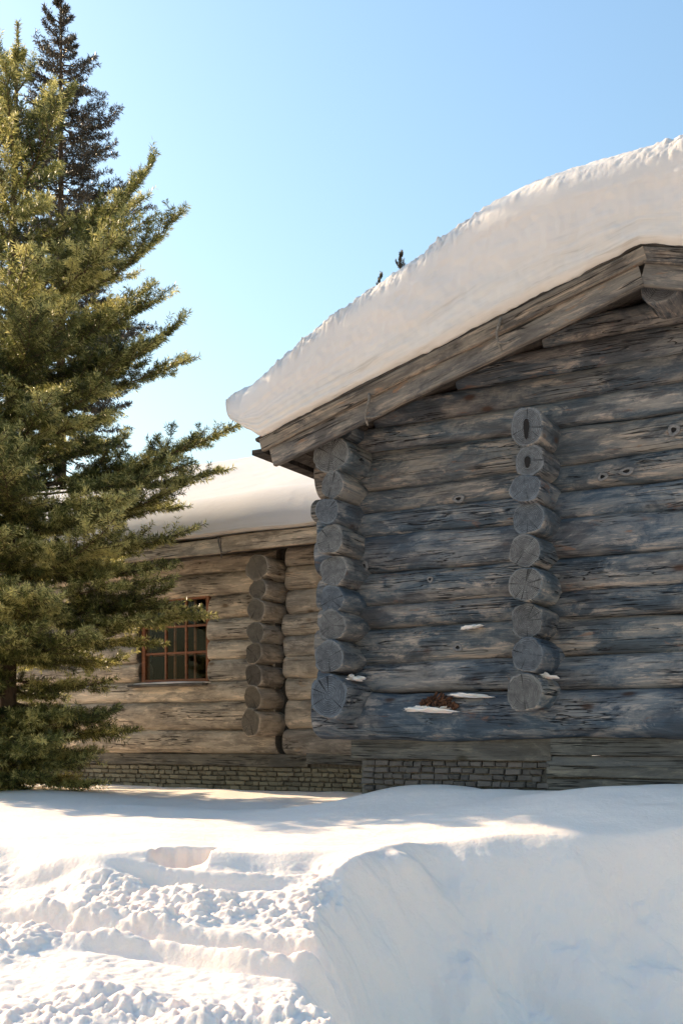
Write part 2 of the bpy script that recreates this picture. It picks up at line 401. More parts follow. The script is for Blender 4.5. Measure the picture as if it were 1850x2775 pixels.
g = link('snow_ground', np_mesh('snow_ground', np.stack([XX, YY, ZZ], -1).reshape(-1, 3), Q), M['snow'])
tag(g, 'deep snow bank and snowy yard in front of the log house', None, None, 'structure')
def ground_z(x, y):
    r = x * C30 + y * S30; d = -x * S30 + y * C30
    return float(snow_height(np.array([r]), np.array([d]))[0])

# ------------------------------------------------------------------ log house
def log_mesh(L, c0, c1, v0, v1, h0, h1, seed, cut0=0.0, cut1=0.0, nseg=28, pw=0.72):
    """log along local X from 0 to L; centre heights c0,c1; vertical / horizontal radii at both ends"""
    rg = random.Random(seed)
    nx = max(8, int(L / 0.05)); ch = 0.014
    xs = np.concatenate([[0.0, ch], np.linspace(ch, L - ch, nx)[1:-1], [L - ch, L]])
    th = np.linspace(0, 2 * np.pi, nseg, endpoint=False) + np.pi / 2
    T, X = np.meshgrid(th, xs)
    t = X / L
    cv = v0 + (v1 - v0) * t; chh = h0 + (h1 - h0) * t; cz = c0 + (c1 - c0) * t
    s = seed * 1.37
    bulge = 1 + 0.075 * perlin(X * 1.1 + s, np.cos(T) * 0.9 + np.sin(T) * 0.5 + s * 3, 31) \
              + 0.05 * perlin(X * 3.2 + s, np.sin(T) * 1.6 + s, 32) + 0.03 * perlin(X * 2.5 + s, T * 2.6, 33) + 0.018 * perlin(X * 9 + s, T * 5, 36)
    e = np.where((X < ch * 0.5) | (X > L - ch * 0.5), 0.93, 1.0)
    if pw > 0.9: bulge = bulge + 0.13 * perlin(np.cos(T) * 1.1 + s * 2.3, np.sin(T) * 1.1 + s, 37) + 0.05 * perlin(np.cos(T) * 3 + s, np.sin(T) * 3 + s * 1.7, 38)
    cosT, sinT = np.cos(T), np.sin(T)
    Yv = np.sign(cosT) * np.abs(cosT)**pw * chh * bulge * e + 0.018 * perlin(X * 0.6 + s, X * 0 + s, 34)
    Zv = np.sign(sinT) * np.abs(sinT)**pw * cv * bulge * e + cz + 0.016 * perlin(X * 0.7 + s, X * 0 + s + 9, 35)
    # uneven, slightly skewed cuts
    Xv = X + np.where(t < 0.5, 1, 0) * cut0 * (Zv - cz) * np.clip(1 - X / 0.3, 0, 1) + np.where(t > 0.5, 1, 0) * cut1 * (Zv - cz) * np.clip(1 - (L - X) / 0.3, 0, 1)
    n = len(xs)
    V = np.stack([Xv, Yv, Zv], -1).reshape(-1, 3).tolist()
    Fs = []
    for i in range(n - 1):
        for j in range(nseg):
            k = (j + 1) % nseg
            Fs.append((i * nseg + j, i * nseg + k, (i + 1) * nseg + k, (i + 1) * nseg + j))
    nb = len(Fs)
    c_a = len(V); V.append([float(np.mean([V[j][0] for j in range(nseg)])), float(np.mean([V[j][1] for j in range(nseg)])), c0])
    o = (n - 1) * nseg
    c_b = len(V); V.append([float(np.mean([V[o + j][0] for j in range(nseg)])), float(np.mean([V[o + j][1] for j in range(nseg)])), c1])
    for j in range(nseg):
        k = (j + 1) % nseg
        Fs.append((c_a, k, j)); Fs.append((c_b, o + j, o + k))
    me = py_mesh('log', V, Fs, True)
    uv = me.uv_layers.new(name='UVMap')
    Va = np.array(V)
    for p in me.polygons:
        if p.index >= nb:
            p.material_index = 1; p.use_smooth = False
            ce = Va[c_a] if p.index % 2 == nb % 2 else Va[c_b]
            for li in p.loop_indices:
                vv = Va[me.loops[li].vertex_index]
                uv.data[li].uv = ((vv[1] - ce[1]) / h0, (vv[2] - ce[2]) / v0)
    # sharp end edges
    return me
_seed = [100]
def add_log(parent, x0, x1, y, zb0, zt0, zb1, zt1, hr, mats, axis='x', cut=0.0, over=0.012):
    _seed[0] += 1
    L = x1 - x0
    me = log_mesh(L, (zb0 + zt0) / 2, (zb1 + zt1) / 2, (zt0 - zb0) / 2 + over, (zt1 - zb1) / 2 + over, hr, hr, _seed[0],
                  R_.uniform(-0.12, 0.12), R_.uniform(-0.12, 0.12), pw=0.72 if axis == 'x' else 0.93)
    me.materials.append(M[mats[0]]); me.materials.append(M[mats[1]])
    o = link('log', me, None, parent)
    if axis == 'x': o.location = (x0, y, 0)
    else:
        o.location = (y, x0, 0); o.rotation_euler = (0, 0, math.pi / 2)
    return o
def box_mesh(name, x0, x1, y0, y1, z0, z1, bev=0.0):
    bm = bmesh.new(); bmesh.ops.create_cube(bm, size=1)
    for v in bm.verts:
        v.co = Vector(((x0 + x1) / 2 + v.co.x * (x1 - x0), (y0 + y1) / 2 + v.co.y * (y1 - y0), (z0 + z1) / 2 + v.co.z * (z1 - z0)))
    if bev: bmesh.ops.bevel(bm, geom=list(bm.edges), offset=bev, segments=1, affect='EDGES')
    me = bpy.data.meshes.new(name); bm.to_mesh(me); bm.free(); return me
def box(name, x0, x1, y0, y1, z0, z1, mat, parent, bev=0.004):
    """box whose origin sits at its low corner"""
    me = box_mesh(name, 0, x1 - x0, 0, y1 - y0, 0, z1 - z0, bev)
    o = link(name, me, mat, parent); o.location = (x0, y0, z0); return o
def plank(name, pts, y0, y1, th, mat, parent, seed=0, n=40):
    """board following pts [(x,z)...] (upper edge), th high, between y0,y1; slightly wavy; local X along its length"""
    p0 = Vector((pts[0][0], 0, pts[0][1])); p1 = Vector((pts[1][0], 0, pts[1][1]))
    L = (p1 - p0).length; ang = math.atan2(p1.z - p0.z, p1.x - p0.x)
    t = np.linspace(0, L, n); s = seed * 3.1
    w1 = 0.010 * perlin(t * 0.9 + s, t * 0 + s, 41) + 0.004 * perlin(t * 4 + s, t * 0 + s, 42)
    w2 = 0.012 * perlin(t * 0.9 + s, t * 0 + s + 4, 43) + 0.005 * perlin(t * 4 + s, t * 0 + s, 44)
    V = []
    bv = 0.008
    for i in range(n):
        zt = w1[i]; zb = -th + w2[i]
        V += [(t[i], y0, zb + bv), (t[i], y0 + bv, zb), (t[i], y1, zb), (t[i], y1, zt), (t[i], y0 + bv, zt), (t[i], y0, zt - bv)]
    Fs = []
    for i in range(n - 1):
        for j in range(6):
            k = (j + 1) % 6
            Fs.append((i * 6 + j, (i + 1) * 6 + j, (i + 1) * 6 + k, i * 6 + k))
    Fs.append(tuple(range(6))); Fs.append(tuple((n - 1) * 6 + j for j in reversed(range(6))))
    o = link(name, py_mesh(name, V, Fs), mat, parent)
    o.location = (p0.x, 0, p0.z); o.rotation_euler = (0, -ang, 0)
    return o
def tube_mesh(name, pts, rad, n=8):
    V = []; Fs = []
    pts = [Vector(p) for p in pts]
    for i, p in enumerate(pts):
        tdir = (pts[min(i + 1, len(pts) - 1)] - pts[max(i - 1, 0)]).normalized()
        a = tdir.orthogonal().normalized() if i == 0 else (a - tdir * a.dot(tdir)).normalized()
        bb = tdir.cross(a); rr = rad[i] if isinstance(rad, (list, tuple)) else rad
        for j in range(n):
            th = 2 * math.pi * j / n
            V.append(p + (a * math.cos(th) + bb * math.sin(th)) * rr)
    for i in range(len(pts) - 1):
        for j in range(n):
            k = (j + 1) % n
            Fs.append((i * n + j, i * n + k, (i + 1) * n + k, (i + 1) * n + j))
    Fs.append(tuple(reversed(range(n)))); Fs.append(tuple((len(pts) - 1) * n + j for j in range(n)))
    return py_mesh(name, V, Fs, True)

house = empty('log_house', (0, 0, 0))
tag(house, 'weathered grey log house with snow covered gable and a lower wing with window', 'house')
SILL = 1.6
FB = 8.05; FA = -4.46; APEX = -1.97; FR = 0.52           # gable wall plane, left corner, ridge, right corner
WB = 10.68; WC = -6.99; WL = -14.0                        # wing wall plane, its cross wall, its left end
PITCH = 0.286
def deck(a): return 4.87 - PITCH * abs(a - APEX)
BK = 15.2

gw = link('gable_wall', py_mesh('gable_wall', [(FA, FB - .03, SILL), (FR, FB - .03, SILL), (FR, FB - .03, 4.08), (APEX, FB - .03, 4.78), (FA, FB - .03, 4.08),
                                               (FA, FB + .05, SILL), (FR, FB + .05, SILL), (FR, FB + .05, 4.08), (APEX, FB + .05, 4.78), (FA, FB + .05, 4.08)],
      [(0, 1, 2, 3, 4), (9, 8, 7, 6, 5), (0, 5, 6, 1), (1, 6, 7, 2), (2, 7, 8, 3), (3, 8, 9, 4), (4, 9, 5, 0)]), M['caulk'], house)
left = [0, .365, .60, .90, 1.08, 1.345, 1.63, 1.83, 2.01, 2.32, 2.515, 2.72, 2.93, 3.13]
right = [.01, .33, .605, .855, 1.09, 1.33, 1.60, 1.83, 2.05, 2.28, 2.50, 2.71, 2.92, 3.12]
for i in range(len(left) - 1):
    hr = 0.155 if i else 0.20
    z0, z1 = left[i], left[i + 1]
    if z1 <= 2.4:
        xa, xb = FA - R_.uniform(.33, .42), FR + .4
    else:
        zt = SILL + z1 - 0.03
        half = max(0.25, (4.87 - 0.07 - zt) / PITCH + 0.52)
        xa, xb = APEX - half, APEX + half
        if i == 9: xa, xb = FA - .3, FR + .3
    tL = (xa - FA) / (-2.68 - FA); sl = (right[i] - left[i]) * 0.6; su = (right[i + 1] - left[i + 1]) * 0.6
    f = lambda lo, hi, x: SILL + lo + (hi - lo) * max(-0.3, min(1.3, (x - FA) / 1.8))
    add_log(gw, xa, xb, FB - (0.03 if i == 0 else R_.uniform(-.012, .012)), f(left[i], right[i], xa), f(left[i + 1], right[i + 1], xa),
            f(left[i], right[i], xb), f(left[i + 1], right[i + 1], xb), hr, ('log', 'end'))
# knots of cut branches on the gable wall
def ring_mesh(r, depth):
    prof = [(r, 0), (r * .96, depth), (r * .8, depth * 1.1), (r * .42, depth), (r * .36, depth * .35), (0.0, depth * .3)]
    n = 14; V = []; Fs = []
    for (pr, py) in prof:
        for j in range(n):
            th = 2 * math.pi * j / n; k = 1 + 0.12 * math.sin(3 * th + r * 300)
            V.append((pr * math.cos(th) * k, -py, pr * math.sin(th) * k * 1.1))
    for i in range(len(prof) - 1):
        for j in range(n):
            k = (j + 1) % n; Fs.append((i * n + j, i * n + k, (i + 1) * n + k, (i + 1) * n + j))
    me = py_mesh('knot', V, Fs, True); me.materials.append(M['knot']); me.materials.append(M['hole'])
    for p in me.polygons:
        if p.index >= 3 * n: p.material_index = 1
    return me
for (px, py, r) in ((1632, 1292, .036), (1697, 1277, .05), (1242, 1352, .05), (1318, 1500, .05), (1165, 1570, .028), (1240, 1755, .04), (1825, 1165, .05), (985, 1535, .05), (1110, 1500, .03)):
    a, z = on_y(px, py, FB - .155); o = link('knot', ring_mesh(r * .8, .010), None, gw, (a, FB - .150, z)); o.scale = (R_.uniform(.8, 1.5), 1, R_.uniform(.6, 1.1)); o.rotation_euler = (0, R_.uniform(-.6, .6), 0)

# side wall of the gabled part: its log ends make the corner column
swall = link('side_wall', box_mesh('side_wall', FA - .04, FA + .04, FB + .1, BK - .2, SILL, 4.08), M['caulk'], house)
ends = [(.0, .20, .17), (.336, .175, .165), (.64, .13, .135), (.895, .122, .13), (1.10, .112, .118), (1.33, .125, .13), (1.57, .122, .125), (1.80, .105, .11), (2.0, .108, .108), (2.25, .15, .17), (2.46, .085, .11)]
for i, (zc, vr, hr) in enumerate(ends):
    fe = FB - .5 + R_.uniform(-.05, .05)
    if i == 10: fe = FB - .36
    if i == 0: continue
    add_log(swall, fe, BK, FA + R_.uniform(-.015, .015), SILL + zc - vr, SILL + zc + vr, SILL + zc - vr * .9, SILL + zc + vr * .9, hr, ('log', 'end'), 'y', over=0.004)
rwall = link('side_wall', box_mesh('side_wall', FR - .04, FR + .04, FB + .1, BK - .2, SILL, 4.08), M['caulk'], house)
for i, (zc, vr, hr) in enumerate(ends):
    if i == 0: continue
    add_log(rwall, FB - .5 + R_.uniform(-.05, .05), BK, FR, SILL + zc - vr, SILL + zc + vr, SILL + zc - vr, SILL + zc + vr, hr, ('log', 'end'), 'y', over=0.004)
# inner cross wall whose log ends stand out of the gable
PA = -2.83
cw = link('cross_wall', box_mesh('cross_wall', PA - .04, PA + .04, FB + .1, BK - .2, SILL, 4.2), M['caulk'], house)
pends = [(.324, .145, .14), (.60, .13, .125), (.846, .13, .125), (1.10, .132, .13), (1.347, .118, .125), (1.586, .118, .128), (1.80, .105, .12), (2.0, .108, .112), (2.236, .135, .125)]
crack_obj = []
for i, (zc, vr, hr) in enumerate(pends):
    fe = FB - .5 + R_.uniform(-.04, .04)
    add_log(cw, fe, FB + .3, PA + R_.uniform(-.02, .02), SILL + zc - vr, SILL + zc + vr, SILL + zc - vr, SILL + zc + vr, hr, ('log', 'end'), 'y', over=0.004)
    if i in (7, 8):           # open heart cracks in the two top ends
        hw, hh = (.020, .075) if i == 8 else (.022, .042)
        V = []; n = 12
        for yy, k in ((-.006, 1.0), (.0, 1.0)):
            for j in range(n):
                th = 2 * math.pi * j / n
                V.append((hw * math.cos(th) * (1 + .25 * math.sin(5 * th)), yy, hh * math.sin(th) * (1 + .1 * math.sin(3 * th))))
        Fs = [tuple(reversed(range(n)))] + [(j, (j + 1) % n, n + (j + 1) % n, n + j) for j in range(n)]
        Fs[0] = tuple(range(n))
        link('heart_crack', py_mesh('heart_crack', V, Fs), M['hole'], cw, (PA + .004, fe - .004, SILL + zc - .01))
link('back_wall', box_mesh('back_wall', FA, FR, BK - .2, BK - .1, 1.0, 4.05), M['board'], house)

# plinth under the gable
def brick_meshes(n, wlo, whi, h, dep, seed):
    rg = random.Random(seed); out = []
    for i in range(n):
        w = wlo + (whi - wlo) * i / max(1, n - 1)
        bm = bmesh.new(); bmesh.ops.create_cube(bm, size=1)
        for v in bm.verts:
            v.co = Vector((v.co.x * w, v.co.y * dep, v.co.z * h))
        bmesh.ops.bevel(bm, geom=[e for e in bm.edges if all(v.co.y < 0 for v in e.verts)], offset=.007, segments=1, affect='EDGES')
        for v in bm.verts: v.co += Vector((rg.uniform(-.006, .006), rg.uniform(-.006, .006), rg.uniform(-.005, .005)))
        me = bpy.data.meshes.new('brick'); bm.to_mesh(me); bm.free(); out.append((w, me))
    return out
def lay_bricks(parent, xa, xb, y, ztop, rows, h, mj, kinds, mat, seed):
    rg = random.Random(seed)
    for w, me in kinds:
        if not me.materials: me.materials.append(mat)
    for r in range(rows):
        z = ztop - (r + .5) * (h + mj)
        x = xa + rg.uniform(0, .06)
        while x < xb - .05:
            w, me = rg.choice(kinds)
            o = link('brick', me, None, parent, (x + w / 2, y + rg.uniform(-.014, .008), z + rg.uniform(-.004, .004)))
            o.rotation_euler = (0, rg.uniform(-.015, .015), rg.uniform(-.02, .02))
            x += w + mj
PF = FB - .02
pl = link('plinth', box_mesh('plinth', FA + .02, FR, PF, PF + .3, .6, 1.425), M['mortar'], house)
lay_bricks(pl, FA + .03, -2.84, PF - .005, 1.418, 7, .040, .011, brick_meshes(6, .06, .125, .040, .06, 5), M['brick_front'], 3)
plank('plinth_beam', [(FA - .05, 1.605), (-2.79, 1.6)], PF - .06, PF + .2, .175, M['board_grey'], house, 3)
plank('plinth_beam', [(-2.785, 1.6), (FR, 1.6)], PF - .085, PF + .2, .13, M['board_grey'], house, 4)
for k in range(4):
    plank('plinth_board', [(-2.83, 1.465 - k * .085), (FR, 1.465 - k * .085)], PF - .045 + R_.uniform(-.006, .006), PF - .012, .079, M['board_grey'], pl, 10 + k)

# ---- wing
wing_z = [-.19, .09, .43, .68, .926, 1.16, 1.40, 1.68, 1.94, 2.165]
WX0, WX1 = -8.96, -7.93; WZ0, WZ1 = SILL + .665, SILL + 1.715
# caulk core of the wing wall, left open at the window
def core(x0, x1, z0, z1): return box_mesh('wing_wall', x0, x1, WB - .03, WB + .05, z0, z1)
bm = bmesh.new()
for (x0, x1, z0, z1) in ((WL, WX0, 1.41, 4.0), (WX1, FA - .05, 1.41, 4.0), (WX0, WX1, 1.41, WZ0), (WX0, WX1, WZ1, 4.0)):
    t_ = core(x0, x1, z0, z1); bm.from_mesh(t_)
me = bpy.data.meshes.new('wing_wall'); bm.to_mesh(me); bm.free()
ww = link('wing_wall', me, M['caulk'], house)
for i in range(len(wing_z) - 1):
    zb, zt = SILL + wing_z[i], SILL + wing_z[i + 1]
    hr = .15 if i > 1 else .17
    if 3 <= i <= 6:
        spans = [(WL, WX0 - .02 + R_.uniform(-.01, .01)), (WX1 + .0 + R_.uniform(0, .03), WC + .04), (WC + .15 + R_.uniform(-.03, .03), FA - .03)]
    else:
        spans = [(WL, WC + .04), (WC + .15 + R_.uniform(-.03, .03), FA - .03)]
    for (xa, xb) in spans:
        add_log(ww, xa, xb, WB + R_.uniform(-.012, .012), zb + R_.uniform(-.006, .006), zt, zb + R_.uniform(-.006, .006), zt, hr, ('log_wing', 'end_wing'))
wcol = [(.0, .12, .13), (.17, .155, .125), (.44, .135, .115), (.70, .125, .115), (.94, .12, .115), (1.18, .12, .118), (1.43, .12, .115), (1.66, .11, .12), (1.91, .145, .15)]
wcw = link('cross_wall', box_mesh('cross_wall', WC - .04, WC + .04, WB + .1, 15, 1.41, 3.7), M['caulk'], house)
for i, (zc, vr, hr) in enumerate(wcol):
    fe = WB - .5 + R_.uniform(-.04, .04) - (0.05 if i == 1 else 0)
    if i == 0: continue
    add_log(wcw, fe, WB + .3, WC + R_.uniform(-.02, .02) + (-.03 if i < 3 else 0), SILL + zc - vr, SILL + zc + vr, SILL + zc - vr, SILL + zc + vr, hr, ('log_wing', 'end_wing'), 'y', over=0.004)
# room behind the window
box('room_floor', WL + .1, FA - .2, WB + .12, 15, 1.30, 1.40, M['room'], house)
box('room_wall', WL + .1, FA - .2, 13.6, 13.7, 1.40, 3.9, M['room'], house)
ew = [(WB + .1, 1.0), (15.2, 1.0), (15.2, 3.9), (12.97, 4.98), (WB + .1, 4.0)]
link('end_wall', py_mesh('end_wall', [(WL, y, z) for y, z in ew] + [(WL + .1, y, z) for y, z in ew],
     [(4, 3, 2, 1, 0), (5, 6, 7, 8, 9)] + [(k, (k + 1) % 5, 5 + (k + 1) % 5, 5 + k) for k in range(5)]), M['board'], house)
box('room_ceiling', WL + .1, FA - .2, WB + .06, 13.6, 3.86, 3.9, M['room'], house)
# window
win = empty('window', ((WX0 + WX1) / 2, WB, WZ0)); win.parent = house
win_me = None
def wbox(name, x0, x1, y0, y1, z0, z1, mat, parent=None, bev=.004):
    o = box(name, x0, x1, y0, y1, z0, z1, mat, parent or win, bev)
    pl_ = (parent or win).location
    o.location = Vector((x0, y0, z0)) - Vector(pl_); return o
fy = WB - .09
wbox('frame', WX0, WX0 + .055, fy, fy + .10, WZ0, WZ1, M['frame'])
wbox('frame', WX1 - .045, WX1, fy, fy + .10, WZ0, WZ1, M['frame'])
wbox('frame', WX0 + .055, WX1 - .045, fy, fy + .10, WZ1 - .05, WZ1, M['frame'])
wbox('frame', WX0 + .055, WX1 - .045, fy, fy + .10, WZ0, WZ0 + .045, M['frame'])
cx = [WX0 + .055 + (WX1 - WX0 - .10) * k / 3 for k in range(4)]
cz_ = [WZ0 + .045 + (WZ1 - WZ0 - .095) * k / 3 for k in range(4)]
for k in (1, 2):
    wbox('muntin', cx[k] - .014, cx[k] + .014, fy + .012, fy + .05, WZ0 + .045, WZ1 - .05, M['frame'], bev=.003)
    for j in range(3):
        xa = cx[j] + (.014 if j else 0); xb = cx[j + 1] - (.014 if j < 2 else 0)
        wbox('muntin', xa, xb, fy + .014, fy + .048, cz_[k] - .013, cz_[k] + .013, M['frame'], bev=.003)
for j in range(3):
    for k in range(3):
        o = wbox('pane', cx[j] + .002, cx[j + 1] - .002, fy + .028, fy + .032, cz_[k] + .002, cz_[k + 1] - .002, M['glass'], bev=0)
        o.rotation_euler = (R_.uniform(-.012, .012), 0, R_.uniform(-.012, .012))
# inner sash
for k in (1, 2):
    wbox('inner_muntin', cx[k] - .014, cx[k] + .014, fy + .19, fy + .22, WZ0 + .03, WZ1 - .03, M['frame'], bev=.003)
wbox('inner_muntin', WX0, WX1, fy + .225, fy + .25, cz_[1] - .014, cz_[1] + .014, M['frame'], bev=.003)
wbox('sill', WX0 - .10, WX1 + .02, fy - .15, fy - .003, WZ0 - .045, WZ0 - .012, M['board'])
# wing plinth
PW = WB - .04
plw = link('plinth', box_mesh('plinth', WL, FA + .0, PW, PW + .3, .6, 1.36), M['mortar'], house)
plank('plinth_beam', [(-14, 1.412), (-6.55, 1.412)], PW - .06, PW + .2, .14, M['board_grey'], house, 23)
plank('plinth_beam', [(-6.545, 1.50), (FA - .02, 1.50)], PW - .09, PW + .2, .20, M['board_grey'], house, 24)
lay_bricks(plw, -10.7, FA - .0, PW - .005, 1.265, 5, .044, .011, brick_meshes(6, .07, .135, .044, .06, 15), M['brick_wing'], 4)
# moss fringe on the ledge near the inner corner
rg = random.Random(5); V = []; Fs = []
for i in range(240):
    x = rg.uniform(-6.5, FA - .1); y = PW - .09 + rg.uniform(0, .07); s = rg.uniform(.006, .018); k = len(V)
    z = 1.502
    V += [(x - s, y, z), (x + s, y - s * .4, z), (x, y + s, z), (x + rg.uniform(-s, s), y, z + s * 1.3)]
    Fs += [(k, k + 1, k + 3), (k + 1, k + 2, k + 3), (k + 2, k, k + 3)]
o = link('moss', py_mesh('moss', V, Fs), M['moss'], house); o['kind'] = 'stuff'

# ---- roofs
def hexa(name, P, mat, parent):
    return link(name, py_mesh(name, P, [(0, 1, 2, 3), (7, 6, 5, 4), (0, 4, 5, 1), (1, 5, 6, 2), (2, 6, 7, 3), (3, 7, 4, 0)]), mat, parent)
EAL, EAR = -5.03, 1.09
RF = 7.43
def roof_slab(y0, y1, xe, name, parent, mat, dz=0.0, th=.05):
    za, ze = deck(APEX) + dz, deck(xe) + dz
    return hexa(name, [(APEX, y0, za - th), (xe, y0, ze - th), (xe, y0, ze), (APEX, y0, za), (APEX, y1, za - th), (xe, y1, ze - th), (xe, y1, ze), (APEX, y1, za)], mat, parent)
roof = roof_slab(RF + .03, BK + .4, EAL, 'roof', house, M['board_dark'])
roof2 = roof_slab(RF + .03, BK + .4, EAR, 'roof', house, M['board_dark'])
dx = .02
plank('barge_board', [(EAL + .0, deck(EAL) + .012), (APEX + .02, deck(APEX) + .012)], RF - .05, RF - .004, .105, M['board'], roof, 51)
plank('barge_board', [(EAL + .08, deck(EAL + .08) - .088), (APEX - .02, deck(APEX - .02) - .088)], RF - .02, RF + .026, .155, M['board'], roof, 52)
plank('barge_board', [(APEX + .03, deck(APEX + .03) + .012), (EAR, deck(EAR) + .012)], RF - .045, RF + .001, .105, M['board'], roof2, 53)
plank('barge_board', [(APEX + .03, deck(APEX + .03) - .088), (EAR - .08, deck(EAR - .08) - .088)], RF - .015, RF + .028, .155, M['board'], roof2, 54)
plank('verge_trim', [(EAL - .05, deck(EAL - .05) + .045), (APEX, deck(APEX) + .045)], RF - .03, RF + .2, .030, M['board_dark'], roof, 55)
plank('verge_trim', [(APEX + .005, deck(APEX) + .045), (EAR, deck(EAR) + .045)], RF - .03, RF + .2, .030, M['board_dark'], roof2, 56)
# eave boards seen end-on at the left eave
hexa('eave_board', [(EAL - .10, RF + .0, 3.90), (EAL + .02, RF + .0, 3.90), (EAL + .02, RF + .0, 3.94), (EAL - .10, RF + .0, 3.94), (EAL - .10, BK, 3.90), (EAL + .02, BK, 3.90), (EAL + .02, BK, 3.94), (EAL - .10, BK, 3.94)], M['board_dark'], roof)
# soffit planks under the overhang
for k in range(5):
    xa = EAL + .06 + k * .13; xb = xa + .12
    hexa('soffit_board', [(xa, RF + .05, deck(xa) - .09), (xb, RF + .05, deck(xb) - .09), (xb, RF + .05, deck(xb) - .062), (xa, RF + .05, deck(xa) - .062),
                          (xa, WB, deck(xa) - .09), (xb, WB, deck(xb) - .09), (xb, WB, deck(xb) - .062), (xa, WB, deck(xa) - .062)], M['board_dark'], roof)
# ridge purlin under the apex
_seed[0] += 1
me = log_mesh(8.0, 0, 0, .125, .125, .14, .14, _seed[0]); me.materials.append(M['log']); me.materials.append(M['end'])
o = link('ridge_log', me, None, house, (APEX + .10, RF + .16, 4.87 - .185)); o.rotation_euler = (0, 0, math.pi / 2)
# hooks of bent wood holding the boards
def hook(parent, x, z, y, L=.24, seed=0):
    rg = random.Random(seed)
    pts = []
    for i in range(9):
        t = i / 8
        pts.append((x + .018 * math.sin(t * 5 + seed) + t * .012, y - .012 * math.sin(t * 3), z - t * L))
    o = link('roof_hook', tube_mesh('roof_hook', [tuple(Vector(p) - Vector((x, y, z))) for p in pts], [.012 - .004 * i / 8 for i in range(9)], 7), M['hook'], parent, (x, y, z))
    p0 = Vector(pts[6]) - Vector((x, y, z))
    link('hook_twig', tube_mesh('hook_twig', [p0, p0 + Vector((.06, -.005, -.012)), p0 + Vector((.13, .0, .004))], [.011, .009, .006], 6), M['hook'], parent, (x, y, z))
for (px, py, sd) in ((996, 1068, 1), (1352, 862, 2)):
    a, z = on_y(px, py, RF - .06); hook(roof, a, z, RF - .066, .24, sd)

# wing roof (eave towards the viewer)
WE = 10.17; WZE = 3.86; WPT = .455; WRB = 13.0
wr = hexa('roof', [(WL - .3, WE + .04, WZE - .06), (-5.16, WE + .04, WZE - .06), (-5.16, WE + .04, WZE), (WL - .3, WE + .04, WZE),
                   (WL - .3, WRB, WZE - .06 + WPT * (WRB - WE)), (-5.16, WRB, WZE - .06 + WPT * (WRB - WE)), (-5.16, WRB, WZE + WPT * (WRB - WE)), (WL - .3, WRB, WZE + WPT * (WRB - WE))], M['board_dark'], house)
zz = WZE + WPT * (WRB - WE)
hexa('roof', [(WL - .3, WRB, zz - .06), (-5.16, WRB, zz - .06), (-5.16, WRB, zz), (WL - .3, WRB, zz),
              (WL - .3, 15.9, WZE - .1), (-5.16, 15.9, WZE - .1), (-5.16, 15.9, WZE - .04), (WL - .3, 15.9, WZE - .04)], M['board_dark'], house)
xj = on_y(602, 1460, WE)[0]
plank('fascia_board', [(WL - .3, WZE + .0), (xj - .012, WZE + .0)], WE - .02, WE + .03, .165, M['log_wing'], wr, 61)
plank('fascia_board', [(xj + .012, WZE + .012), (-5.2, WZE + .012)], WE - .03, WE + .02, .175, M['log_wing'], wr, 62)
hook(wr, xj, WZE + .01, WE - .045, .24, 4); hook(wr, xj - 2.6, WZE + .01, WE - .045, .24, 5)
plank('soffit_board', [(WL - .3, WZE - .085), (-5.2, WZE - .085)], WE + .06, WB - .16, .03, M['board_dark'], wr, 63)

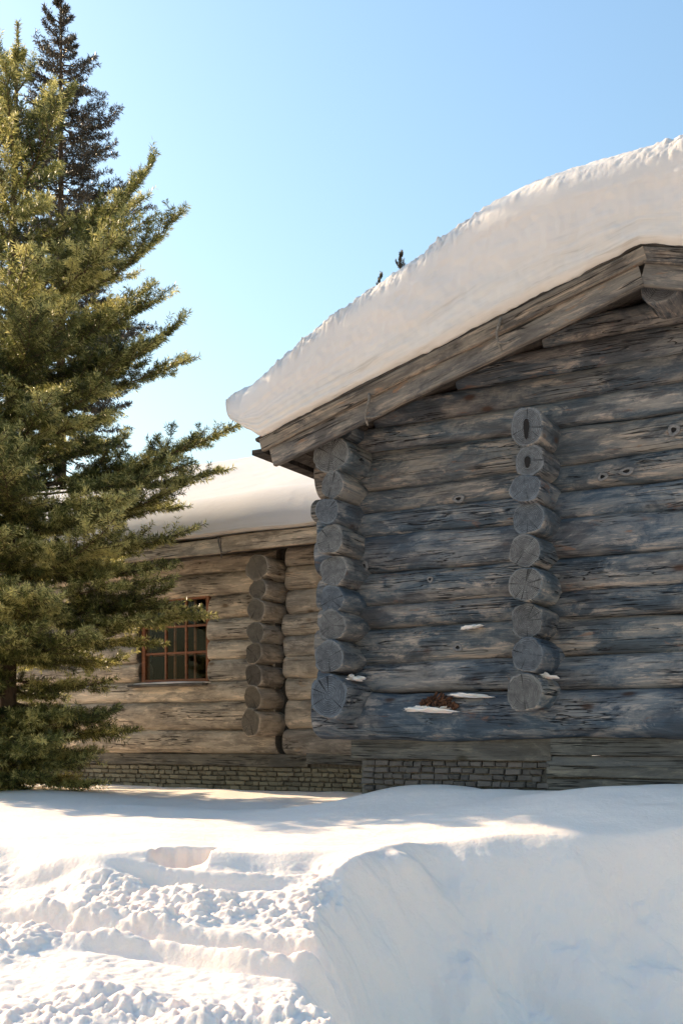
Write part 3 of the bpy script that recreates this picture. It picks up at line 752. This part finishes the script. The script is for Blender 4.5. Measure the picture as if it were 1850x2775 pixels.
# ------------------------------------------------------------------ snow on the roofs
def roof_snow(name, A, ZB, ZT, y_front, y_back, slope, R, noise_amp=1.0, seed=0, lay_n=1.0):
    """columns along A; bottom and top heights; front face at y_front, rounded into the top which runs back with a slope"""
    A = np.asarray(A); ZB = np.asarray(ZB); ZT = np.asarray(ZT)
    nA = len(A); cols = []
    vf = np.linspace(0, 1, 46)
    layers = []
    Hh = ZT - ZB
    Rr = np.minimum(R, Hh * 0.85)
    P = []
    lay = []
    # underside going back, then the face, then the rounding, then the top
    for yb in (0.9, 0.45, 0.2, 0.06):
        P.append((A, np.full(nA, y_front + yb), ZB + 0 * A)); lay.append(np.zeros(nA))
    for v in vf:
        z = ZB + v * (Hh - Rr)
        fade = np.sin(np.pi * min(1, v * 6 + 0.02) / 2) if v < 1 / 6 else 1.0
        off = 0.05 * (1 - fade)
        n1 = 0.030 * perlin(A * 1.3 + seed, z * 1.3, 51 + seed) + 0.012 * perlin(A * 4 + seed, z * 7, 52)
        strat = 0.011 * (1 - 0.8 * sstep(0.3, 0.55, v)) * perlin(v * 9 + 0.3 * perlin(A * 0.8, A * 0 + seed, 53), A * 0.15, 54) + 0.002 * perlin(v * 26, A * 0.4, 55)
        fine = 0.005 * perlin(A * 18, z * 18, 56)
        rag = 0.012 * perlin(A * 14, z * 0 + seed, 63) * (1 - fade)
        P.append((A, y_front + off + (n1 + strat + fine) * noise_amp, z + rag)); lay.append(np.full(nA, v * 0.8))
    for t in np.linspace(0, 1, 22)[1:]:
        ang = t * (math.pi / 2 - math.atan(slope) * 0.9)
        z = ZT - Rr + Rr * math.sin(ang); y = y_front + Rr * 1.25 * (1 - math.cos(ang))
        n1 = 0.030 * perlin(A * 1.3 + seed, z * 1.3, 51 + seed)
        lump = (0.030 * np.abs(perlin(A * 6, y * 8, 57)) + 0.034 * np.abs(perlin(A * 13 + t * 2, t * R * 22, 58)) + 0.026 * np.abs(perlin(A * 27 - t * 3, t * R * 44, 62))) * math.sin(math.pi * min(1, t * 1.0)) ** 0.8 * sstep(0.06, 0.28, t) * 1.15
        lump = lump * min(1.0, noise_amp) * (0.35 + 0.9 * sstep(-0.3, 0.3, perlin(A * 0.9, y * 0 + seed, 64)))
        P.append((A, y - lump * 0.6 * noise_amp + n1 * (1 - t) * noise_amp, z + lump * 0.5 * noise_amp)); lay.append(np.full(nA, 0.8 + 0.2 * t))
    y1 = y_front + Rr * 1.25 * (1 - math.cos(math.pi / 2 - math.atan(slope) * 0.9)); z1 = ZT - Rr + Rr * math.sin(math.pi / 2 - math.atan(slope) * 0.9)
    for t in np.linspace(0, 1, 40)[1:]:
        t = t**1.8
        y = y1 + (y_back - y1) * t
        n1 = 0.05 * perlin(A * 0.9 + seed, y * 0.9, 59) + 0.018 * perlin(A * 4, y * 4, 60) + 0.01 * perlin(A * 12, y * 12, 61)
        z = z1 + (y - y1) * slope + noise_amp * n1 * min(1, t * 8) * np.minimum(1, Hh / 0.4)
        P.append((A, y, z)); lay.append(np.ones(nA))
    V = np.array([np.stack(p, -1) for p in P]); m = len(P)
    idx = np.arange(m * nA).reshape(m, nA)
    Q = np.stack([idx[:-1, :-1], idx[:-1, 1:], idx[1:, 1:], idx[1:, :-1]], -1).reshape(-1, 4)
    me = np_mesh(name, V.reshape(-1, 3), Q)
    at = me.attributes.new('layer', 'FLOAT', 'POINT'); at.data.foreach_set('value', np.array(lay, dtype=np.float32).ravel())
    return link(name, me, M['roof_snow'])
SF = RF - .07
top_px = [(612, 1078), (624, 1052), (680, 1006), (791, 926), (919, 838), (1022, 766), (1118, 702), (1206, 634), (1317, 550), (1397, 494), (1477, 450), (1597, 403), (1716, 371), (1850, 357)]
bot_px = [(640, 1150), (688, 1185), (839, 1125), (999, 1045), (1158, 962), (1286, 890), (1397, 826), (1557, 734), (1636, 691), (1716, 659), (1850, 633)]
tp = np.array([on_y(x, y, SF + .10) for x, y in top_px]); bp_ = np.array([on_y(x, y, SF) for x, y in bot_px])
xl = on_y(612, 1085, SF)[0]
a_left = np.concatenate([xl + 0.35 * np.linspace(0, 1, 40)**2, np.linspace(xl + .36, APEX + 0.15, 300)])
zt_l = np.interp(a_left, tp[:, 0], tp[:, 1]); zb_l = np.interp(a_left, bp_[:, 0], bp_[:, 1])
ker = np.ones(17) / 17
def smooth(z): return np.convolve(np.pad(z, 8, mode='edge'), ker, mode='valid')
zt_l = smooth(zt_l) + 0.09 * sstep(xl + .1, xl + 1.2, a_left) * (1 - sstep(-3.3, -2.1, a_left))
zb_deck = np.array([deck(a) + .028 for a in a_left])
k5 = np.clip((-5.0 - a_left) / (-5.0 - xl), 0, 1)
zb_l = zb_deck * (a_left >= -5.0) + (a_left < -5.0) * ((deck(-5.0) + .028) * (1 - k5**1.5) + (zt_l - 0.30) * k5**1.5)
u = np.clip((a_left - xl) / 0.05, 0, 1); rnd = np.sqrt(1 - (1 - u)**2)
mid = zb_l + (zt_l - zb_l) * 0.5
zb_l = mid + (zb_l - mid) * rnd; zt_l = mid + (zt_l - mid) * rnd
# the right half mirrors the left one
ar = 2 * APEX + 0.3 - a_left[::-1]
A_all = np.concatenate([a_left, ar[1:]])
zt_r = zt_l[::-1]; zb_r = np.array([deck(a) + .028 for a in ar]); 
ur = np.clip((ar[-1] - ar) / 0.20, 0, 1); midr = zb_r + (zt_r - zb_r) * .5
zb_r = midr + (zb_r - midr) * ur**0.6
ZT_all = np.concatenate([zt_l, zt_r[1:]])
zs_ = np.convolve(np.pad(ZT_all, 60, mode='edge'), np.ones(121) / 121, mode='valid')
wc_ = 1 - sstep(0.5, 1.4, np.abs(A_all - (APEX + .15))); ZT_all = ZT_all * (1 - wc_) + (zs_ + .02) * wc_; ZB_all = np.concatenate([zb_l, zb_r[1:]])
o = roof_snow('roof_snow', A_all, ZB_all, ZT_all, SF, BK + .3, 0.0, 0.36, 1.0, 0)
tag(o, 'thick curved slab of snow overhanging the gabled roof', 'snow', 'snow lying on the house roofs')
A2 = np.linspace(WL - .4, -5.14, 330)
zb2 = np.full(len(A2), WZE + .035) + 0.010 * perlin(A2 * 2, A2 * 0, 71)
zt2 = WZE + .60 + 0.04 * perlin(A2 * .7, A2 * 0, 72)
for arr in (zt2,):
    arr[0] = zb2[0] + .01; arr[-1] = zb2[-1] + .01
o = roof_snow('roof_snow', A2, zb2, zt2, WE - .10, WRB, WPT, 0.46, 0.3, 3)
tag(o, 'smooth snow layer on the lower wing roof behind the green pine', 'snow', 'snow lying on the house roofs')

# ------------------------------------------------------------------ conifers
def needle_templates(n_tmp, n_needles, nlen, nwid, tilt, rng):
    out = []
    for _ in range(n_tmp):
        z = rng.rand(n_needles) * 1.08 - 0.04
        th = rng.rand(n_needles) * 2 * np.pi
        ti = np.radians(tilt) + rng.randn(n_needles) * 0.18
        ln = nlen * (0.75 + 0.5 * rng.rand(n_needles))
        out.append((z, th, ti, ln))
    return out
def needle_mesh(name, segs, mat, n_needles, nlen, nwid, tilt, seed):
    """segs: (n,8) start xyz, unit dir xyz, length, tint"""
    rng = np.random.RandomState(seed)
    segs = np.asarray(segs); n = len(segs)
    P = segs[:, 0:3]; D = segs[:, 3:6]; L = segs[:, 6]
    ref = np.where(np.abs(D[:, 2:3]) > 0.9, np.array([[1.0, 0, 0]]), np.array([[0, 0, 1.0]]))
    U = np.cross(D, ref); U /= np.linalg.norm(U, axis=1, keepdims=True); W = np.cross(D, U)
    z = rng.rand(n, n_needles) * 1.05 - 0.03
    th = rng.rand(n, n_needles) * 2 * np.pi
    ti = np.radians(tilt) + rng.randn(n, n_needles) * 0.2
    ln = nlen * (0.7 + 0.6 * rng.rand(n, n_needles))
    rad = U[:, None, :] * np.cos(th)[..., None] + W[:, None, :] * np.sin(th)[..., None]
    tan = -U[:, None, :] * np.sin(th)[..., None] + W[:, None, :] * np.cos(th)[..., None]
    base = P[:, None, :] + D[:, None, :] * (z * L[:, None])[..., None]
    nd = rad * np.sin(ti)[..., None] + D[:, None, :] * np.cos(ti)[..., None]
    tip = base + nd * ln[..., None]
    spin = rng.rand(n, n_needles)[..., None] * 2 - 1
    wv = tan * (1 - np.abs(spin)) + np.cross(nd, tan) * spin
    wv /= np.linalg.norm(wv, axis=2, keepdims=True)
    mid = base + nd * (ln * 0.45)[..., None]
    a = base; b_ = mid + wv * nwid / 2; c = tip; d = mid - wv * nwid / 2
    V = np.stack([a, b_, c, d], 2).reshape(-1, 3)
    k = n * n_needles
    Q = np.arange(k * 4).reshape(k, 4)
    me = np_mesh(name, V, Q, smooth=False)
    tint = np.clip(segs[:, 7][:, None] + rng.randn(n, n_needles) * 0.2, 0, 1)
    at = me.attributes.new('tint', 'FLOAT', 'POINT'); at.data.foreach_set('value', np.repeat(tint.ravel(), 4).astype(np.float32))
    me.materials.append(mat)
    return me
def multi_tube(name, paths, n=5):
    V = []; Fs = []
    for pts, rad in paths:
        o = len(V); m = len(pts)
        for i in range(m):
            t = (pts[min(i + 1, m - 1)] - pts[max(i - 1, 0)]).normalized()
            if i == 0: a = t.orthogonal().normalized()
            else: a = (a - t * a.dot(t)).normalized()
            bb = t.cross(a)
            for j in range(n):
                th = 2 * math.pi * j / n; V.append(pts[i] + (a * math.cos(th) + bb * math.sin(th)) * rad[i])
        for i in range(m - 1):
            for j in range(n):
                k = (j + 1) % n; Fs.append((o + i * n + j, o + i * n + k, o + (i + 1) * n + k, o + (i + 1) * n + j))
    return py_mesh(name, V, Fs, True)
UP = Vector((0, 0, 1))
def rot_about(v, axis, ang): return Matrix.Rotation(ang, 3, axis) @ v

def grow_branch(p0, az, L, e0, upturn, rg, segs, limbs, fine=True, step=.11, lat_gap=.15, lat_f=.40, bare=.06, tint0=.45, r0=.014, droop=0.0):
    n = max(4, int(L / step)); pts = [p0.copy()]; dirs = []
    yaw = az
    for i in range(n):
        t = i / max(1, n - 1)
        el = e0 + droop * math.sin(math.pi * t) * -1 + upturn * t**1.5 + rg.uniform(-.08, .08)
        yaw += rg.uniform(-.09, .09)
        d = Vector((math.cos(yaw) * math.cos(el), math.sin(yaw) * math.cos(el), math.sin(el)))
        pts.append(pts[-1] + d * (L / n)); dirs.append(d)
    limbs.append((pts, [max(.0035, r0 * (1 - i / n)) for i in range(n + 1)]))
    stepL = L / n
    for i in range(n):
        t = i / n
        if t < bare: continue
        tip = max(0, t - .75) * .8
        tn = tint0 + tip + rg.uniform(-.2, .2)  # lighter tint towards the branch end, as if caught by the sun
        segs.append((*pts[i], *dirs[i], stepL * 1.02, tn))
        k = max(1, int(round(stepL / lat_gap)))
        if t > .93: continue
        for q in range(k * 2):
            side = 1 if q % 2 else -1
            s = pts[i] + dirs[i] * stepL * (q / (k * 2) + rg.uniform(-.1, .1))
            l = (lat_f * L * (1 - t)**.85 * (0.55 + .45 * min(1, t / .35)) + .07) * rg.uniform(.65, 1.15)
            l = min(l, .62)
            ang = rg.uniform(.5, .95)
            dd = rot_about(dirs[i], UP, side * ang); dd.z += rg.uniform(-.22, .28); dd.normalize()
            m = max(1, int(l / .10)); p = s.copy(); lp = [p.copy()]; ltint = rg.uniform(-.28, .3)
            for w in range(m):
                dd.z += .06 * rg.random() * (1 if upturn > 0 else -.4); dd.normalize()
                tt = tint0 + ltint + .30 * (w + 1) / m * (t) + rg.uniform(-.12, .12)  # outer shoots tinted brighter, sunlight put into the colour
                segs.append((*p, *dd, l / m * 1.02, tt))
                if fine and l > .13:
                    for sd in (-1, 1):
                        if rg.random() < .55:
                            d3 = rot_about(dd, UP, sd * rg.uniform(.6, 1.0)); d3.z += rg.uniform(-.3, .35); d3.normalize()
                            l3 = rg.uniform(.07, .15) * (1.3 - .6 * w / m)
                            segs.append((*(p + dd * (l / m) * rg.random()), *d3, l3, tt + rg.uniform(-.1, .2)))
                p = p + dd * (l / m); lp.append(p.copy())
            if fine and l > .12: limbs.append((lp, [.005 * (1 - .6 * w / max(1, m)) for w in range(m + 1)]))
    return pts[-1]

def interp(x, xs, ys): return float(np.interp(x, xs, ys))

# --- the pine in front of the wing
PD = 11.3
def tree_base(px, d): 
    r = (px - 925) / F * d; x, y = rd2w(r, d); return x, y
bx, by = tree_base(22, PD)
gz = ground_z(bx, by) - .06
def pz(y): return CAMZ + (HOR - y) / F * PD
pine = empty('pine_tree', (bx, by, gz))
tag(pine, 'sunlit green pine in front of the wing, at the left edge', 'tree')
segs = []; limbs = []; rg = random.Random(21)
ztop = pz(60); H = ztop - gz
lean = lambda z: Vector((C30 * 1, S30 * 1, 0)) * (0.035 * (z) / 1.0 * .25)
def trunk_pt(z):   # local height
    return Vector((0, 0, z)) + Vector((C30, S30, 0)) * (0.10 * (z / H)**2) 
tp_ = [trunk_pt(H * i / 30) for i in range(31)]
tr_me = tube_mesh('trunk', tp_, [.085 * (1 - i / 31)**.9 + .006 for i in range(31)], 12)
trunk = link('trunk', tr_me, M['bark'], pine)
# envelope read from the right outline of the tree (rows of the photograph)
env_y = [60, 150, 240, 330, 450, 580, 720, 870, 1000, 1180, 1300, 1420, 1560, 1700, 1850, 2000, 2150]
env_x = [25, 36, 80, 150, 240, 320, 340, 390, 400, 450, 490, 510, 510, 480, 420, 340, 290]
env_z = [pz(y) - gz for y in env_y][::-1]; env_r = [(x - 22) / F * PD for x in env_x][::-1]
# leader
for i in range(10):
    z = H - .62 + i * .062
    segs.append((*trunk_pt(z), 0, 0, 1, .064, .62))
segs += [(*trunk_pt(H - .45), 0.25, .1, .95, .10, .6)]
z = H - .42
while z > .05:
    t = z / H
    nb = rg.choice((4, 4, 5)) if z < H - 3.2 else 3
    a0 = rg.uniform(0, 6.28)
    Rm = interp(z, env_z, env_r)
    for k in range(nb):
        az = a0 + k * 2 * math.pi / nb + rg.uniform(-.25, .25)
        fromtop = (H - z)
        e0 = interp(fromtop, [0, .8, 2, 4, 6, 7.5], [1.0, .75, .42, .12, -.05, -.22]) + rg.uniform(-.12, .12)
        zz_ = z + rg.uniform(-.08, .08)
        L = Rm * rg.uniform(.72, 1.08) / max(.55, math.cos(e0 + .15))
        L = max(.12, min(L, 2.2))
        if math.sin(az) > .3 and zz_ < 4.4: L = min(L, 1.6 / math.sin(az))      # the wing wall limits growth at the back
        grow_branch(trunk_pt(zz_), az, L, e0, .45, rg, segs, limbs, True, tint0=rg.uniform(.10, .62), r0=.008 + .008 * L)
    z -= rg.uniform(.20, .30) if z < H - 2.8 else rg.uniform(.26, .38)
# long side branches whose tips stand out against the sky and the wing roof
camr = Vector((C30, S30, 0)); camd = Vector((-S30, C30, 0))
for (tx, ty, e0, upt, off) in ((402, 384, .75, .35, -.1), (385, 455, .5, .2, .2), (492, 575, .42, .45, .0), (430, 650, .2, .3, -.3), (448, 762, .25, .45, .1), (505, 866, .28, .55, -.1),
                               (500, 950, .15, .3, .25), (400, 900, .1, .4, .3), (525, 1180, .1, .5, .1), (648, 1178, .10, .35, -.1), (600, 1250, .02, .25, .2), (540, 1420, -.02, .5, -.1), (500, 1330, .0, .25, .2),
                               (560, 1300, .0, .2, -.25), (520, 1640, -.1, .2, -.1), (560, 1660, -.08, .25, .1), (470, 1600, .0, .15, -.45), (455, 1690, -.08, .2, -.3), (490, 1545, .0, .1, -.15), (420, 1750, -.15, .2, .2), (235, 2130, -.3, .2, -.2), (120, 2180, -.4, .2, -.5), (300, 1960, -.3, .2, -.2), (215, 2085, -.32, .2, -.6), (100, 2140, -.35, .25, -1.0), (265, 2045, -.25, .15, -.35), (150, 2110, -.3, .2, .3)):
    tipr = (tx - 22) / F * PD; tipz = pz(ty) - gz
    az = math.atan2(S30, C30) + off
    hor = tipr / max(.4, math.cos(off))
    L = hor / math.cos(e0 + upt * .4) * 1.04
    rise = hor * math.tan(e0 + upt * .4)
    grow_branch(trunk_pt(max(.1, tipz - rise)), az, L, e0, upt, rg, segs, limbs, True, lat_f=.30, tint0=.40, r0=.016, bare=.3)
azc = math.atan2(-C30, S30)
zl = .25
while zl < 4.2:
    for k in range(4 if zl < 2.0 else 2):
        Rm = interp(zl, env_z, env_r)
        grow_branch(trunk_pt(zl + rg.uniform(-.1, .1)), azc + rg.uniform(-.9, .9), Rm * rg.uniform(.75, 1.05), -.12 + .06 * zl + rg.uniform(-.1, .1), .35, rg, segs, limbs, True, tint0=rg.uniform(.2, .6), r0=.014)
    zl += rg.uniform(.22, .32)
link('limbs', multi_tube('limbs', limbs, 5), M['bark'], pine)
print('pine segments', len(segs))
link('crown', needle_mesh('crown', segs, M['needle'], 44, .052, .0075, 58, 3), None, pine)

# --- dark spruce behind the wing and further tops beyond the roof
def make_spruce(H, Rmax, seed, name_label):
    rg = random.Random(seed); segs = []; limbs = []
    z = H - .25
    for i in range(8): segs.append((0, 0, H - .9 + i * .12, 0, 0, 1, .13, .4))
    while z > .6:
        ft = H - z
        Rm = Rmax * (1 - math.exp(-ft / 3.6)) * (0.9 + .2 * math.sin(z * 5))
        nb = 7 if ft > 1.2 else 5
        a0 = rg.uniform(0, 6.28)
        for k in range(nb):
            az = a0 + 6.283 * k / nb + rg.uniform(-.3, .3)
            L = max(.18, Rm * rg.uniform(.7, 1.12))
            e0 = interp(ft, [0, 1, 3, 6, 12], [.7, .25, -.05, -.25, -.35]) + rg.uniform(-.1, .1)
            grow_branch(Vector((0, 0, z + rg.uniform(-.1, .1))), az, L, e0, .55, rg, segs, limbs, False, step=.22, lat_gap=.16, lat_f=.36, bare=.15, tint0=.35, r0=.02)
        z -= rg.uniform(.24, .36) if ft < 9 else rg.uniform(.5, .7)
    return segs, limbs
sseg, slimb = make_spruce(17.2, 2.5, 4, '')
print('spruce segments', len(sseg))
sp_crown = needle_mesh('crown', sseg, M['needle_dark'], 26, .085, .017, 55, 9)
sp_limb = multi_tube('limbs', slimb, 4); sp_limb.materials.append(M['bark'])
sp_trunk = tube_mesh('trunk', [Vector((0, 0, 17.2 * i / 20)) for i in range(21)], [.17 * (1 - i / 21) + .012 for i in range(21)], 10); sp_trunk.materials.append(M['bark'])
def spruce(px, top_y, d, label, rz, slim=1.0):
    x, y = tree_base(px, d); topz = CAMZ + (HOR - top_y) / F * d
    e = empty('spruce_tree', (x, y, .95)); s = (topz - .95) / 17.2
    e.scale = (s * slim, s * slim, s); e.rotation_euler = (0, 0, rz)
    for nm, me in (('trunk', sp_trunk), ('limbs', sp_limb), ('crown', sp_crown)): link(nm, me, None, e)
    tag(e, label, 'tree', 'dark spruces behind the house')
spruce(165, -6, 24, 'tall dark spruce rising behind the pine and the wing', .4)
spruce(1086, 684, 33, 'spruce of which the taller tip shows over the roof snow', 1.9, .5)
spruce(1030, 742, 35, 'spruce of which the lower tip shows over the roof snow', 3.1, .5)

# ------------------------------------------------------------------ small things
def blob(name, loc, size, seed, mat, label, cat, group=None, rot=0.0, flat=True, tilt=0.0, rough=.25):
    bm = bmesh.new(); bmesh.ops.create_icosphere(bm, subdivisions=4, radius=1)
    for v in bm.verts:
        p = v.co; n = 1 + rough * float(perlin(p.x * 1.7 + seed * 3, p.y * 1.7 + p.z * 1.3, seed)) + rough * .4 * float(perlin(p.x * 4 + seed, p.z * 4 + p.y * 3, seed + 1))
        z = p.z * (1 if p.z > 0 or not flat else .35)
        v.co = Vector((p.x * size[0] * n, p.y * size[1] * n, z * size[2] * n))
    me = bpy.data.meshes.new(name); bm.to_mesh(me); bm.free()
    me.polygons.foreach_set('use_smooth', np.ones(len(me.polygons), dtype=bool))
    o = link(name, me, mat, None, loc); o.rotation_euler = (tilt, rot, 0)
    return tag(o, label, cat, group)
G = 'snow patches caught on the logs'
def on_log(px, py, dy=-.15):
    a, z = on_y(px, py, FB + dy); return (a, FB + dy, z)
for i, (px, py, dy, sx, sy, sz, rot, lab) in enumerate((
    (1162, 1926, -.235, .19, .05, .034, 0.03, 'largest snow patch, just below the brown bark debris on the sill log'),
    (1268, 1888, -.20, .15, .05, .020, .06, 'thin snow streak right of the brown bark debris'),
    (955, 1842, -.30, .075, .07, .030, .05, 'snow patch beside the lowest corner log ends'),
    (1476, 1836, -.31, .065, .07, .026, .1, 'snow patch beside the lowest log ends of the middle column'),
    (1280, 1701, -.165, .085, .04, .018, -.12, 'small snow streak high up between the two log columns'))):
    blob('snow_patch', on_log(px, py, dy), (sx, sy, sz), 80 + i, M['snow'], lab, 'snow patch', G, rot, rough=.8)
# bark debris
rg = random.Random(9); V = []; Fs = []
for i in range(150):
    u_ = rg.uniform(-1, 1); hgt = (1 - u_ * u_)
    c = Vector((u_ * .15 , rg.uniform(-.04, .05), hgt * rg.random() * .085)); s = rg.uniform(.012, .034)
    ax = Vector((rg.gauss(0, 1), rg.gauss(0, 1), rg.gauss(0, .5))).normalized(); b2 = ax.orthogonal().normalized(); c2 = ax.cross(b2)
    k = len(V)
    for q in (-1, 1):
        for (f1, f2) in ((-1, -.35), (1, -.35), (1, .35), (-1, .35)):
            V.append(c + b2 * s * f1 + c2 * s * f2 + ax * .004 * q)
    Fs += [(k, k + 1, k + 2, k + 3), (k + 7, k + 6, k + 5, k + 4), (k, k + 4, k + 5, k + 1), (k + 1, k + 5, k + 6, k + 2), (k + 2, k + 6, k + 7, k + 3), (k + 3, k + 7, k + 4, k)]
a, z = on_y(1190, 1912, FB - .235)
o = link('bark_debris', py_mesh('bark_debris', V, Fs), M['debris'], None, (a, FB - .235, z)); o.rotation_euler = (0, .12, 0)
tag(o, 'clump of dark brown bark bits lying on the sill log', 'debris')
# snow on the window sill
blob('sill_snow', ((WX0 + WX1) / 2, fy - .075, WZ0 - .012), (.56, .07, .022), 95, M['snow'], 'strip of snow lying on the window sill', 'snow', None, rough=.12)
